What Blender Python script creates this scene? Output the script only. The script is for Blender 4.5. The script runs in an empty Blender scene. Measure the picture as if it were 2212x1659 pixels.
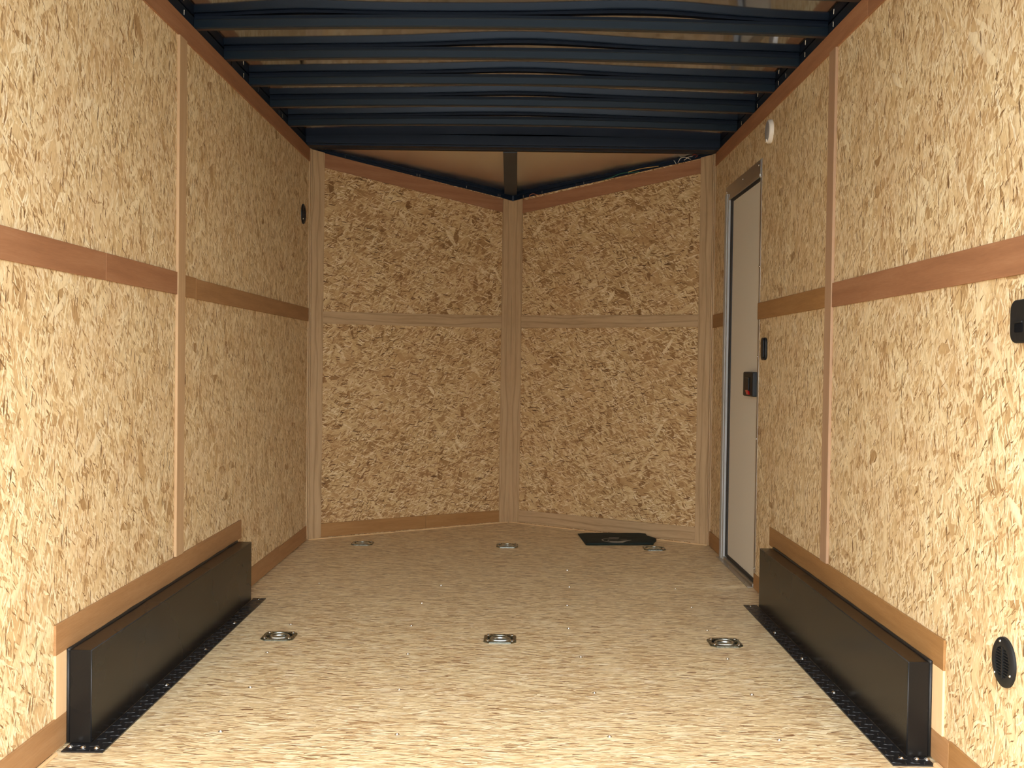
import bpy, bmesh, math, random
from mathutils import Vector, Matrix, noise

random.seed(7)
S = bpy.context.scene
C = S.collection
PI = math.pi

# ------------------------------------------------------------------ camera
F_PX, PITCH, YAW, ROLL, CX, CZ = 2400.0, -0.0197, -0.0039, -0.0134, 0.0338, 0.9233
def cam_axes():
    def to_cam(v):
        x, y, z = v
        c, s = math.cos(YAW), math.sin(YAW); x, y = c*x - s*y, s*x + c*y
        c, s = math.cos(PITCH), math.sin(PITCH); y, z = c*y + s*z, -s*y + c*z
        c, s = math.cos(ROLL), math.sin(ROLL); x, z = c*x - s*z, s*x + c*z
        return (x, y, z)
    cols = [to_cam(e) for e in ((1, 0, 0), (0, 1, 0), (0, 0, 1))]
    return [Vector((cols[0][i], cols[1][i], cols[2][i])) for i in range(3)]
right, fwd, up = cam_axes()
cam = bpy.data.cameras.new('camera')
cam_o = bpy.data.objects.new('camera', cam); C.objects.link(cam_o)
cam.sensor_width = 36.0
cam.lens = F_PX * 36.0 / 2212.0
cam.clip_start = 0.02
cam_o.matrix_world = Matrix(((right.x, up.x, -fwd.x, CX), (right.y, up.y, -fwd.y, 0.0), (right.z, up.z, -fwd.z, CZ), (0, 0, 0, 1)))
S.camera = cam_o

# ------------------------------------------------------------------ world, exposure
S.view_settings.view_transform = 'Standard'
S.view_settings.look = 'None'
S.view_settings.gamma = 1.0
S.view_settings.use_curve_mapping = False
S.view_settings.exposure = 2.80
S.cycles.max_bounces = 10
S.cycles.adaptive_threshold = 0.02
S.cycles.diffuse_bounces = 7
S.cycles.glossy_bounces = 6
S.cycles.sample_clamp_indirect = 6.0
W = bpy.data.worlds.new('world'); S.world = W; W.use_nodes = True
wn, wl = W.node_tree.nodes, W.node_tree.links
wn.clear()
w_out = wn.new('ShaderNodeOutputWorld'); w_bg = wn.new('ShaderNodeBackground')
w_tc = wn.new('ShaderNodeTexCoord'); w_sep = wn.new('ShaderNodeSeparateXYZ'); w_rmp = wn.new('ShaderNodeValToRGB')
wl.new(w_tc.outputs['Generated'], w_sep.inputs[0]); wl.new(w_sep.outputs['Z'], w_rmp.inputs[0])
w_rmp.color_ramp.elements[0].position = 0.0; w_rmp.color_ramp.elements[0].color = (0.66, 0.69, 0.72, 1)
w_rmp.color_ramp.elements[1].position = 0.55; w_rmp.color_ramp.elements[1].color = (1.16, 1.20, 1.23, 1)
wl.new(w_rmp.outputs[0], w_bg.inputs['Color']); w_bg.inputs['Strength'].default_value = 1.35
wl.new(w_bg.outputs[0], w_out.inputs[0])

# ------------------------------------------------------------------ layout constants (metres)
XW = 1.03                 # half width at the wall faces
YR = 1.12                 # rear opening
YC, YN = 5.6623, 6.3957   # front corners, tip of the nose
ZT = 1.992                # top of the boarded walls at the sides
ZN = 1.85                 # top of the boarded walls at the tip
ZS = 2.0328                # roof sheet at the sides
SLOPE = (YN - YC) / XW
def nose_y(x): return YC + (XW - abs(x)) * SLOPE
NL_ = math.hypot(XW, YN - YC)
DL = Vector((XW, YN - YC, 0)) / NL_         # along the left nose wall towards the tip
DR = Vector((XW, YC - YN, 0)) / NL_         # along the right nose wall away from the tip
IN_L = Vector((DL.y, -DL.x, 0))             # into the room
IN_R = Vector((-DR.y * -1, -DR.x, 0))
IN_R = Vector((DR.y, -DR.x, 0))

# ------------------------------------------------------------------ materials
def lin(r, g, b):
    f = lambda c: c/12.92 if c <= 0.04045 else ((c + 0.055)/1.055)**2.4
    return (f(r/255), f(g/255), f(b/255), 1.0)

class NT:
    def __init__(self, name):
        self.m = bpy.data.materials.new(name); self.m.use_nodes = True
        self.n = self.m.node_tree.nodes; self.l = self.m.node_tree.links
        self.n.clear()
        self.out = self.n.new('ShaderNodeOutputMaterial'); self.b = self.n.new('ShaderNodeBsdfPrincipled')
        self.l.new(self.b.outputs[0], self.out.inputs[0])
    def new(self, t, **k):
        x = self.n.new(t)
        for a, v in k.items(): setattr(x, a, v)
        return x
    def math(self, op, a, b=None, clamp=False):
        x = self.n.new('ShaderNodeMath'); x.operation = op; x.use_clamp = clamp
        for i, v in enumerate((a, b)):
            if v is None: continue
            if isinstance(v, (int, float)): x.inputs[i].default_value = v
            else: self.l.new(v, x.inputs[i])
        return x.outputs[0]
    def mix(self, fac, a, b, mode='MIX'):
        x = self.n.new('ShaderNodeMix'); x.data_type = 'RGBA'; x.blend_type = mode
        for s, v in ((x.inputs[0], fac), (x.inputs[6], a), (x.inputs[7], b)):
            if isinstance(v, (int, float)): s.default_value = v
            elif isinstance(v, tuple): s.default_value = v
            else: self.l.new(v, s)
        return x.outputs[2]
    def ramp(self, fac, stops, interp='LINEAR'):
        x = self.n.new('ShaderNodeValToRGB'); cr = x.color_ramp; cr.interpolation = interp
        while len(cr.elements) < len(stops): cr.elements.new(0.5)
        for e, (p, c) in zip(cr.elements, stops): e.position = p; e.color = c
        self.l.new(fac, x.inputs[0]); return x.outputs[0]
    def noise(self, vec, scale, detail=2.0, rough=0.5):
        x = self.n.new('ShaderNodeTexNoise'); x.inputs['Scale'].default_value = scale
        x.inputs['Detail'].default_value = detail; x.inputs['Roughness'].default_value = rough
        self.l.new(vec, x.inputs['Vector']); return x
    def vadd(self, a, b, op='ADD'):
        x = self.n.new('ShaderNodeVectorMath'); x.operation = op
        for i, v in enumerate((a, b)):
            if isinstance(v, tuple): x.inputs[i].default_value = v
            else: self.l.new(v, x.inputs[i])
        return x.outputs[0]
    def vscale(self, a, s):
        x = self.n.new('ShaderNodeVectorMath'); x.operation = 'SCALE'
        self.l.new(a, x.inputs[0]); x.inputs['Scale'].default_value = s; return x.outputs[0]
    def uv(self, per_object=True):
        u = self.n.new('ShaderNodeUVMap'); u.uv_map = 'UVMap'
        if not per_object: return u.outputs[0]
        oi = self.n.new('ShaderNodeObjectInfo'); cmb = self.n.new('ShaderNodeCombineXYZ')
        self.l.new(self.math('MULTIPLY', oi.outputs['Random'], 17.3), cmb.inputs[0])
        self.l.new(self.math('MULTIPLY', oi.outputs['Random'], 9.1), cmb.inputs[1])
        self.oi = oi
        return self.vadd(u.outputs[0], cmb.outputs[0])
    def rot_scale(self, vec, ang, sx, sy, off):
        mp = self.n.new('ShaderNodeMapping'); mp.vector_type = 'POINT'
        mp.inputs['Rotation'].default_value = (0, 0, -math.radians(ang))
        mp.inputs['Location'].default_value = (off, off*0.37, 0)
        self.l.new(vec, mp.inputs['Vector'])
        m2 = self.n.new('ShaderNodeVectorMath'); m2.operation = 'MULTIPLY'
        self.l.new(mp.outputs[0], m2.inputs[0]); m2.inputs[1].default_value = (sx, sy, 1)
        return m2.outputs[0]

def simple(name, col, rough=0.5, metal=0.0, spec=0.5, coat=0.0):
    t = NT(name)
    t.b.inputs['Base Color'].default_value = col
    t.b.inputs['Roughness'].default_value = rough
    t.b.inputs['Metallic'].default_value = metal
    t.b.inputs['Specular IOR Level'].default_value = spec
    t.b.inputs['Coat Weight'].default_value = coat
    return t

def mottled(name, col, col2, scale, rough=0.5, metal=0.0, spec=0.5, bump=0.0, rvar=0.15):
    """plain finish with a faint uneven tone"""
    t = simple(name, col, rough, metal, spec)
    tc = t.new('ShaderNodeTexCoord')
    nz = t.noise(tc.outputs['Object'], scale, 4)
    t.l.new(t.mix(nz.outputs['Fac'], col, col2), t.b.inputs['Base Color'])
    r = t.math('ADD', t.math('MULTIPLY', nz.outputs['Fac'], rvar), rough - rvar*0.5)
    t.l.new(r, t.b.inputs['Roughness'])
    if bump:
        bp = t.new('ShaderNodeBump'); bp.inputs['Strength'].default_value = bump; bp.inputs['Distance'].default_value = 0.002
        t.l.new(nz.outputs['Fac'], bp.inputs['Height']); t.l.new(bp.outputs[0], t.b.inputs['Normal'])
    return t.m

def osb(name, layers, tones, warp=(0.020, 9.0, 0.0072, 55.0), bump=0.3, blotch=0.30, rough=0.62, spec=0.25):
    """layers: (length, width, angle_deg, density, contrast, tone shift) bottom to top; colours follow the wood strands, with shade painted at flake edges"""
    t = NT(name)
    uv = t.uv()
    n1 = t.noise(uv, warp[1], 1.0); n2 = t.noise(uv, warp[3], 2.0, 0.6)
    d1 = t.vscale(t.vadd(n1.outputs['Color'], (-0.5, -0.5, -0.5)), warp[0])
    d2 = t.vscale(t.vadd(n2.outputs['Color'], (-0.5, -0.5, -0.5)), warp[2])
    wv = t.vadd(t.vadd(uv, d1), d2)
    # loose fibres, fine and slightly curled
    fib = t.noise(t.rot_scale(wv, layers[0][2], 55.0, 420.0, 0.7), 1.0, 3.0, 0.65)
    gshift = t.math('MULTIPLY', t.math('SUBTRACT', fib.outputs['Fac'], 0.5), 0.42)
    col = None
    for i, (ln, wd, ang, den, con, sh) in enumerate(layers):
        v = t.rot_scale(wv, ang, 1.0/ln, 1.0/wd, 3.71*i + 1.3)
        vo = t.new('ShaderNodeTexVoronoi', feature='F1', voronoi_dimensions='2D')
        vo.inputs['Scale'].default_value = 1.0; vo.inputs['Randomness'].default_value = 1.0
        t.l.new(v, vo.inputs['Vector'])
        sp = t.new('ShaderNodeSeparateColor'); t.l.new(vo.outputs['Color'], sp.inputs[0])
        tone = t.math('ADD', t.math('MULTIPLY', t.math('SUBTRACT', sp.outputs[1], 0.5), con), 0.5 + sh)
        tone = t.math('ADD', tone, gshift, clamp=True)
        c = t.ramp(tone, tones)
        edge = t.math('MULTIPLY', t.math('SUBTRACT', vo.outputs['Distance'], 0.38), 0.65, clamp=True)
        c = t.mix(edge, c, lin(120, 78, 40))  # small shadows between flakes, painted as darker edges
        if col is None: col = c
        else:
            m = t.math('LESS_THAN', sp.outputs[0], den)
            col = t.mix(m, col, c)
    bl = t.noise(uv, 5.5, 4.0, 0.6)
    bf = t.math('MULTIPLY', t.math('SUBTRACT', bl.outputs['Fac'], 0.36), 2.4*blotch, clamp=True)
    col = t.mix(bf, col, lin(184, 137, 92), 'MIX')
    fv = t.math('ADD', t.math('MULTIPLY', t.math('SUBTRACT', fib.outputs['Fac'], 0.5), 0.55), 1.0)
    hs = t.new('ShaderNodeHueSaturation'); t.l.new(col, hs.inputs['Color']); t.l.new(fv, hs.inputs['Value']); col = hs.outputs[0]
    t.l.new(col, t.b.inputs['Base Color'])
    t.b.inputs['Roughness'].default_value = rough
    t.b.inputs['Specular IOR Level'].default_value = spec
    if bump:
        bp = t.new('ShaderNodeBump'); bp.inputs['Strength'].default_value = bump; bp.inputs['Distance'].default_value = 0.0018
        t.l.new(n2.outputs['Fac'], bp.inputs['Height']); t.l.new(bp.outputs[0], t.b.inputs['Normal'])
    return t.m

TONES = [(0.0, lin(104, 77, 46)), (0.12, lin(158, 125, 82)), (0.32, lin(200, 169, 121)), (0.55, lin(220, 194, 148)), (0.78, lin(234, 214, 172)), (1.0, lin(243, 230, 198))]
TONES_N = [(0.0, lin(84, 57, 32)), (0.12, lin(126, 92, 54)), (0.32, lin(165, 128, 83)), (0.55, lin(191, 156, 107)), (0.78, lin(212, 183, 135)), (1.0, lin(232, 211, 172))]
TONES_F = [(0.0, lin(134, 100, 70)), (0.14, lin(186, 156, 114)), (0.35, lin(218, 193, 148)), (0.6, lin(233, 212, 168)), (0.8, lin(242, 226, 187)), (1.0, lin(249, 238, 212))]
def wall_layers(a):
    return [(.046, .0066, a, 1.0, 0.80, -0.04), (.042, .0060, a - 30, .42, 0.80, 0.02), (.040, .0064, a + 33, .42, 0.80, -0.05),
            (.030, .0044, a + 7, .40, 0.85, 0.05), (.080, .0230, a - 20, .15, 0.65, 0.02), (.036, .0070, a + 62, .22, 0.75, 0.04),
            (.105, .0330, a + 18, .10, 0.55, -0.05), (.085, .0200, a - 55, .09, 0.50, 0.14), (.060, .0260, a + 80, .05, 0.40, -0.20), (.034, .0042, a - 24, .16, 0.5, 0.24), (.028, .0036, a + 24, .14, 0.4, 0.26),
            (.028, .0042, a - 9, .032, 0.25, -0.44), (.020, .0028, a + 50, .03, 0.25, -0.42)]
MAT_OSB_SIDE = osb('osb_side', wall_layers(90), TONES)
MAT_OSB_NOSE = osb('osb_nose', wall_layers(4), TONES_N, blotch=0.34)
floor_layers = [(.055, .0056, 0, 1.0, 0.75, 0.02), (.050, .0050, 12, .40, 0.80, 0.05), (.050, .0050, -11, .40, 0.80, -0.06),
                (.036, .0036, 3, .40, 0.85, 0.06), (.060, .0140, -5, .10, 0.5, -0.12), (.032, .0064, 26, .14, 0.7, 0.05),
                (.070, .0180, 8, .05, 0.4, 0.10), (.040, .0040, -16, .12, 0.4, -0.30), (.026, .0042, 5, .05, 0.2, -0.50)]
MAT_OSB_FLOOR = osb('osb_floor', floor_layers, TONES_F, warp=(0.012, 6.0, 0.0024, 70.0), bump=0.12, blotch=0.20, rough=0.42, spec=0.5)

def wood(name, dark, mid, light, streak=60.0, contrast=1.0, lines=0.0, rough=0.55, vary=0.12):
    """board with grain running along U"""
    t = NT(name)
    uv = t.uv()
    wob = t.noise(uv, 3.0, 2.0)
    wv = t.vadd(uv, t.vscale(t.vadd(wob.outputs['Color'], (-.5, -.5, -.5)), 0.02))
    g1 = t.noise(t.vadd(wv, (3.0, streak, 1.0), 'MULTIPLY'), 1.0, 5.0, 0.6)
    g2 = t.noise(t.vadd(wv, (22.0, streak*7, 1.0), 'MULTIPLY'), 1.0, 2.0, 0.6)
    big = t.noise(t.vadd(wv, (1.3, 9.0, 1.0), 'MULTIPLY'), 1.0, 2.0)
    f = t.math('ADD', t.math('MULTIPLY', g1.outputs['Fac'], 0.55), t.math('ADD', t.math('MULTIPLY', g2.outputs['Fac'], 0.25), t.math('MULTIPLY', big.outputs['Fac'], 0.2)))
    f = t.math('ADD', t.math('MULTIPLY', t.math('SUBTRACT', f, 0.5), 2.2*contrast), 0.5, clamp=True)
    c = t.ramp(f, [(0.0, dark), (0.5, mid), (1.0, light)])
    if lines:
        wav = t.new('ShaderNodeTexWave', wave_type='BANDS', bands_direction='Y')
        wav.inputs['Scale'].default_value = 9.0; wav.inputs['Distortion'].default_value = 7.0; wav.inputs['Detail'].default_value = 2.0
        wav.inputs['Detail Scale'].default_value = 0.5
        t.l.new(t.vadd(wv, (0.35, 1.0, 1.0), 'MULTIPLY'), wav.inputs['Vector'])
        ln = t.math('MULTIPLY', t.math('SUBTRACT', wav.outputs['Fac'], 0.8), 5.0*lines, clamp=True)
        c = t.mix(ln, c, dark)
    val = t.math('ADD', t.math('MULTIPLY', t.math('SUBTRACT', t.oi.outputs['Random'], 0.5), 2*vary), 1.0)
    hs = t.new('ShaderNodeHueSaturation'); t.l.new(c, hs.inputs['Color']); t.l.new(val, hs.inputs['Value'])
    t.l.new(hs.outputs[0], t.b.inputs['Base Color'])
    t.b.inputs['Roughness'].default_value = rough; t.b.inputs['Specular IOR Level'].default_value = 0.3
    return t.m
MAT_LUAN = wood('red_luan_plywood', lin(134, 90, 62), lin(160, 112, 78), lin(180, 134, 98), 40, 0.8)
MAT_BASE = wood('brown_luan_plywood', lin(132, 94, 58), lin(160, 119, 78), lin(180, 140, 98), 40, 0.8)
MAT_GOLD = wood('golden_luan_plywood', lin(128, 90, 50), lin(156, 114, 68), lin(176, 136, 88), 40, 0.8, vary=0.06)
MAT_POST = wood('tan_poplar', lin(164, 128, 92), lin(188, 155, 116), lin(204, 174, 136), 45, 0.6)
MAT_PINK = wood('pinkish_poplar', lin(158, 123, 94), lin(180, 145, 113), lin(194, 161, 130), 45, 0.5)
MAT_CORNER = wood('grained_poplar', lin(134, 104, 70), lin(182, 151, 112), lin(198, 170, 132), 45, 0.7, lines=0.45, vary=0.03)
MAT_PALE = wood('pale_poplar', lin(202, 160, 112), lin(226, 190, 144), lin(238, 210, 168), 45, 0.5)

MAT_BOX = mottled('black_painted_steel', (0.007, 0.0062, 0.0055, 1), (0.011, 0.0095, 0.0082, 1), 2.0, rough=0.27, spec=0.24, rvar=0.05)
MAT_TREAD = mottled('black_tread_plate', (0.008, 0.008, 0.009, 1), (0.014, 0.014, 0.015, 1), 30.0, rough=0.36, spec=0.5)
MAT_RUBBER = mottled('black_sealant', (0.008, 0.007, 0.006, 1), (0.013, 0.012, 0.011, 1), 80.0, rough=0.5)
MAT_BOW = mottled('blue_black_painted_bow', (0.006, 0.013, 0.022, 1), (0.008, 0.017, 0.027, 1), 5.0, rough=0.30, spec=0.36)
MAT_BOWTOP = mottled('dark_bow_flange', (0.004, 0.010, 0.022, 1), (0.006, 0.013, 0.027, 1), 5.0, rough=0.5, spec=0.25)
MAT_TIE = mottled('dark_grey_plate', (0.040, 0.044, 0.050, 1), (0.048, 0.052, 0.058, 1), 12.0, rough=0.5)
MAT_SKIN = simple('mill_finish_roof_sheet', (0.39, 0.46, 0.58, 1), 0.07, 1.0).m
MAT_NOSESKIN = simple('brushed_nose_sheet', (0.86, 0.86, 0.84, 1), 0.28, 1.0).m
MAT_STEEL = mottled('zinc_plated_steel', (0.20, 0.22, 0.19, 1), (0.26, 0.28, 0.25, 1), 60.0, rough=0.27, metal=1.0)
MAT_RING = mottled('polished_ring_steel', (0.50, 0.53, 0.50, 1), (0.56, 0.59, 0.56, 1), 60.0, rough=0.30, metal=1.0)
MAT_SCREW = simple('bright_screw', (0.82, 0.82, 0.80, 1), 0.2, 1.0).m
MAT_ALU = mottled('aluminium_trim', (0.46, 0.43, 0.38, 1), (0.52, 0.49, 0.44, 1), 30.0, rough=0.42, metal=1.0)
MAT_ALUPALE = mottled('pale_jamb', (0.40, 0.39, 0.36, 1), (0.45, 0.44, 0.41, 1), 30.0, rough=0.5, spec=0.3)
MAT_DOOR = mottled('cream_door_panel', (0.70, 0.65, 0.54, 1), (0.74, 0.69, 0.58, 1), 160.0, rough=0.5, spec=0.3, bump=0.15)
MAT_GASKET = simple('door_gasket', (0.012, 0.012, 0.012, 1), 0.6).m
MAT_BLACKPL = mottled('black_plastic', (0.010, 0.010, 0.010, 1), (0.014, 0.014, 0.014, 1), 90.0, rough=0.5, spec=0.25)
MAT_DARK = simple('dark_opening', (0.004, 0.004, 0.005, 1), 0.9, spec=0.1).m
MAT_RED = simple('red_plastic', (0.45, 0.006, 0.010, 1), 0.3).m
MAT_LENS = mottled('grey_lens', (0.34, 0.33, 0.32, 1), (0.37, 0.36, 0.35, 1), 40.0, rough=0.4)
MAT_WHITEPL = mottled('ivory_plastic', (0.80, 0.74, 0.64, 1), (0.84, 0.78, 0.68, 1), 40.0, rough=0.4)
MAT_BAG = mottled('dark_green_cloth', (0.008, 0.014, 0.012, 1), (0.014, 0.022, 0.018, 1), 220.0, rough=0.75, spec=0.25, bump=0.3)
MAT_PRINT = mottled('grey_print', (0.22, 0.20, 0.16, 1), (0.30, 0.27, 0.22, 1), 150.0, rough=0.7)
MAT_CAULK = simple('tan_caulk', lin(214, 176, 128), 0.6).m
MAT_WIRE = {k: simple('wire_' + k, c, 0.45).m for k, c in (('orange', lin(196, 112, 70)), ('green', lin(40, 110, 84)), ('yellow', lin(214, 172, 96)), ('white', lin(214, 206, 190)), ('red', lin(150, 70, 56)))}
MAT_GROUND = mottled('concrete_ground', (0.11, 0.11, 0.105, 1), (0.15, 0.15, 0.14, 1), 1.5, rough=0.9, spec=0.2)

# ------------------------------------------------------------------ mesh helpers
def wuv(p, n, swap):
    if abs(n.z) > 0.7: uv = (p.x, p.y)
    else:
        t = Vector((-n.y, n.x, 0)); t.normalize()
        if t.y < -0.001 or (abs(t.y) <= 0.001 and t.x < 0): t = -t
        uv = (p.dot(t), p.z)
    return (uv[1], uv[0]) if swap else uv

def obj(name, bm, mat, parent=None, swap=False, smooth=False, bevel=0.0, bevel_seg=2, mats=None):
    bmesh.ops.recalc_face_normals(bm, faces=bm.faces)
    if bevel:
        bmesh.ops.bevel(bm, geom=[e for e in bm.edges if len(e.link_faces) == 2 and e.calc_face_angle(0) > 0.5], offset=bevel, segments=bevel_seg, affect='EDGES', profile=0.5)
    lay = bm.loops.layers.uv.new('UVMap')
    bm.normal_update()
    for f in bm.faces:
        f.smooth = smooth
        for l in f.loops: l[lay].uv = wuv(l.vert.co, f.normal, swap)
    me = bpy.data.meshes.new(name); bm.to_mesh(me); bm.free()
    for m in (mats or [mat]): me.materials.append(m)
    o = bpy.data.objects.new(name, me); C.objects.link(o)
    if parent: o.parent = parent
    return o
def auto_smooth(o, deg=35):
    me = o.data
    me.shade_smooth() if hasattr(me, 'shade_smooth') else None
    me.set_sharp_from_angle(angle=math.radians(deg))
def tag(o, label, cat=None, group=None, kind=None):
    o['label'] = label
    if cat: o['category'] = cat
    if group: o['group'] = group
    if kind: o['kind'] = kind
    return o
def empty(name, loc=(0, 0, 0)):
    e = bpy.data.objects.new(name, None); C.objects.link(e); e.location = loc; e.empty_display_size = 0.05
    return e
def recenter(o, p):
    """move the origin of a mesh to p, keeping it where it is"""
    p = Vector(p); o.data.transform(Matrix.Translation(-p)); o.location = o.location + p; return o
def box(bm, x0, x1, y0, y1, z0, z1):
    v = [bm.verts.new(p) for p in ((x0, y0, z0), (x1, y0, z0), (x1, y1, z0), (x0, y1, z0), (x0, y0, z1), (x1, y0, z1), (x1, y1, z1), (x0, y1, z1))]
    for f in ((0, 3, 2, 1), (4, 5, 6, 7), (0, 1, 5, 4), (1, 2, 6, 5), (2, 3, 7, 6), (3, 0, 4, 7)): bm.faces.new([v[i] for i in f])
    return bm
def B(x0, x1, y0, y1, z0, z1): return box(bmesh.new(), x0, x1, y0, y1, z0, z1)
def prism(bm, pts, ext):
    """closed polygon pts (3D) pushed along ext"""
    e = Vector(ext); a = [bm.verts.new(p) for p in pts]; b = [bm.verts.new(Vector(p) + e) for p in pts]
    bm.faces.new(a); bm.faces.new(b[::-1]); n = len(a)
    for i in range(n): bm.faces.new((a[i], a[(i+1) % n], b[(i+1) % n], b[i]))
    return bm
def P(pts, ext): return prism(bmesh.new(), pts, ext)
def lathe(bm, prof, n=24, mat=Matrix(), squash=(1, 1)):
    """prof (r, h) from axis outwards/inwards, spun about local z, then mat"""
    rings = []
    for r, h in prof:
        if r < 1e-6: rings.append([bm.verts.new(mat @ Vector((0, 0, h)))])
        else: rings.append([bm.verts.new(mat @ Vector((r*squash[0]*math.cos(2*PI*k/n), r*squash[1]*math.sin(2*PI*k/n), h))) for k in range(n)])
    for a, b in zip(rings, rings[1:]):
        for k in range(n):
            q = [a[k % len(a)], a[(k+1) % len(a)], b[(k+1) % len(b)], b[k % len(b)]]
            q = list(dict.fromkeys(q))
            if len(q) >= 3: bm.faces.new(q)
    return bm
def tube(bm, pts, r, n=8, closed=False):
    pts = [Vector(p) for p in pts]; rings = []; m = len(pts)
    for i, p in enumerate(pts):
        a = pts[(i-1) % m] if (closed or i > 0) else p
        b = pts[(i+1) % m] if (closed or i < m-1) else p
        t = (b - a).normalized(); ref = Vector((0, 0, 1)) if abs(t.z) < 0.9 else Vector((1, 0, 0))
        u = t.cross(ref).normalized(); w = u.cross(t)
        rr = r[i] if isinstance(r, (list, tuple)) else r
        rings.append([bm.verts.new(p + (u*math.cos(2*PI*k/n) + w*math.sin(2*PI*k/n))*rr) for k in range(n)])
    prs = list(zip(rings, rings[1:])) + ([(rings[-1], rings[0])] if closed else [])
    for a, b in prs:
        for k in range(n): bm.faces.new((a[k], a[(k+1) % n], b[(k+1) % n], b[k]))
    if not closed: bm.faces.new(rings[0][::-1]); bm.faces.new(rings[-1])
    return bm
def curve_pts(pts, sub=6):
    pts = [Vector(p) for p in pts]; out = []
    for i in range(len(pts)-1):
        p0, p1, p2, p3 = pts[max(i-1, 0)], pts[i], pts[i+1], pts[min(i+2, len(pts)-1)]
        for k in range(sub):
            t = k/sub
            out.append(0.5*((2*p1) + (p2-p0)*t + (2*p0-5*p1+4*p2-p3)*t*t + (3*p1-p0-3*p2+p3)*t**3))
    out.append(pts[-1]); return out
def frame(origin, zaxis, xaxis=(0, 0, 1)):
    z = Vector(zaxis).normalized(); x = Vector(xaxis); x = (x - z*x.dot(z)).normalized(); y = z.cross(x)
    o = Vector(origin)
    return Matrix(((x.x, y.x, z.x, o.x), (x.y, y.y, z.y, o.y), (x.z, y.z, z.z, o.z), (0, 0, 0, 1)))

# ------------------------------------------------------------------ room shell
RING_AT = [(-0.743, 3.672), (-0.009, 3.679), (0.736, 3.669), (-0.729, 5.569), (-0.001, 5.560), (0.733, 5.538)]
fl = bmesh.new(); outer = [(-XW, YR), (XW, YR), (XW, YC), (0, YN), (-XW, YC)]
def loop_edges(pts, z):
    v = [fl.verts.new((x, y, z)) for x, y in pts]; return v, [fl.edges.new((v[i], v[(i+1) % len(v)])) for i in range(len(v))]
ov, oe = loop_edges(outer, 0.0); ed = list(oe)
for rx, ry in RING_AT: ed += loop_edges([(rx + 0.0445*math.cos(2*PI*k/32), ry + 0.0445*math.sin(2*PI*k/32)) for k in range(32)], 0.0)[1]
bmesh.ops.triangle_fill(fl, use_beauty=True, edges=ed)
bv = [fl.verts.new((x, y, -0.03)) for x, y in outer]; fl.faces.new(bv)
for i in range(5): fl.faces.new((ov[i], ov[(i+1) % 5], bv[(i+1) % 5], bv[i]))
tag(obj('floor', fl, MAT_OSB_FLOOR), 'pale strand board floor with cross grain and tie down rings', kind='structure')
tag(obj('wall_left', B(-XW-0.03, -XW, YR, YC+0.02, -0.03, ZT), MAT_OSB_SIDE), 'strand board wall at the left, with a small black vent near its front corner', kind='structure')
DY0, DY1, DZ1 = 4.598, 5.268, 1.715
wr = bmesh.new()
prism(wr, [(XW, YR, -0.03), (XW, DY0, -0.03), (XW, DY0, DZ1), (XW, DY1, DZ1), (XW, DY1, -0.03), (XW, YC+0.02, -0.03), (XW, YC+0.02, ZT), (XW, YR, ZT)], (0.03, 0, 0))
tag(obj('wall_right', wr, MAT_OSB_SIDE), 'strand board wall at the right, cut for the narrow cream side door', kind='structure')
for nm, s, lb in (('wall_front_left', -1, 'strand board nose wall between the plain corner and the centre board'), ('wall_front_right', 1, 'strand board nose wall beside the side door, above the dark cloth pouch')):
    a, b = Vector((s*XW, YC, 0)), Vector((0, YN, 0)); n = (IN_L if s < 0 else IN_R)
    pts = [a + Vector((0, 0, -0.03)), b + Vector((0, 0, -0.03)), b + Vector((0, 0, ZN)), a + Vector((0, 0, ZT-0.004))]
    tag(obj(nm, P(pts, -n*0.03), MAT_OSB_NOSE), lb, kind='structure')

def arch(x): return 0.016*(1 - (x/XW)**2)
# roof sheet: a thin polished sheet that ripples between the bows
BOWS = [3.290 - 0.3675*k for k in range(4, 0, -1)] + [3.290, 3.656, 4.024, 4.396, 4.762, 5.140]
LIFT = [(3.26, 0.30, 0.004, 0.3), (3.60, -0.72, 0.0050, 0.22), (3.60, 0.45, 0.0074, 0.30), (3.97, 0.06, 0.0078, 0.34), (4.34, 0.05, 0.0060, 0.30), (4.71, 0.04, 0.0046, 0.30), (5.08, 0.0, 0.004, 0.4)]
def ripple(x, y):
    k = max(0.0, 1 - (abs(x)/XW)**4)
    v = 0.0016*noise.noise(Vector((x*0.9 + 3.1, y*0.8, 0.3)))
    for yb, xb, a, w in LIFT: v += a*math.exp(-((x-xb)/w)**2)*math.exp(-((y-yb)/0.15)**2)
    return v*k
cl = bmesh.new(); nx, ny = 80, 170; grid = []
y_a, y_b = YR, YC + 0.01
for j in range(ny+1):
    y = y_a + (y_b - y_a)*j/ny
    grid.append([cl.verts.new((x, y, ZS + arch(x) + ripple(x, y))) for x in [(-1.06 + 2.12*i/nx) for i in range(nx+1)]])
for j in range(ny):
    for i in range(nx): cl.faces.new((grid[j][i], grid[j][i+1], grid[j+1][i+1], grid[j+1][i]))
tag(obj('ceiling', cl, MAT_SKIN, smooth=True), 'shiny bare metal roof sheet showing between the dark bows', kind='structure')
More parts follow.
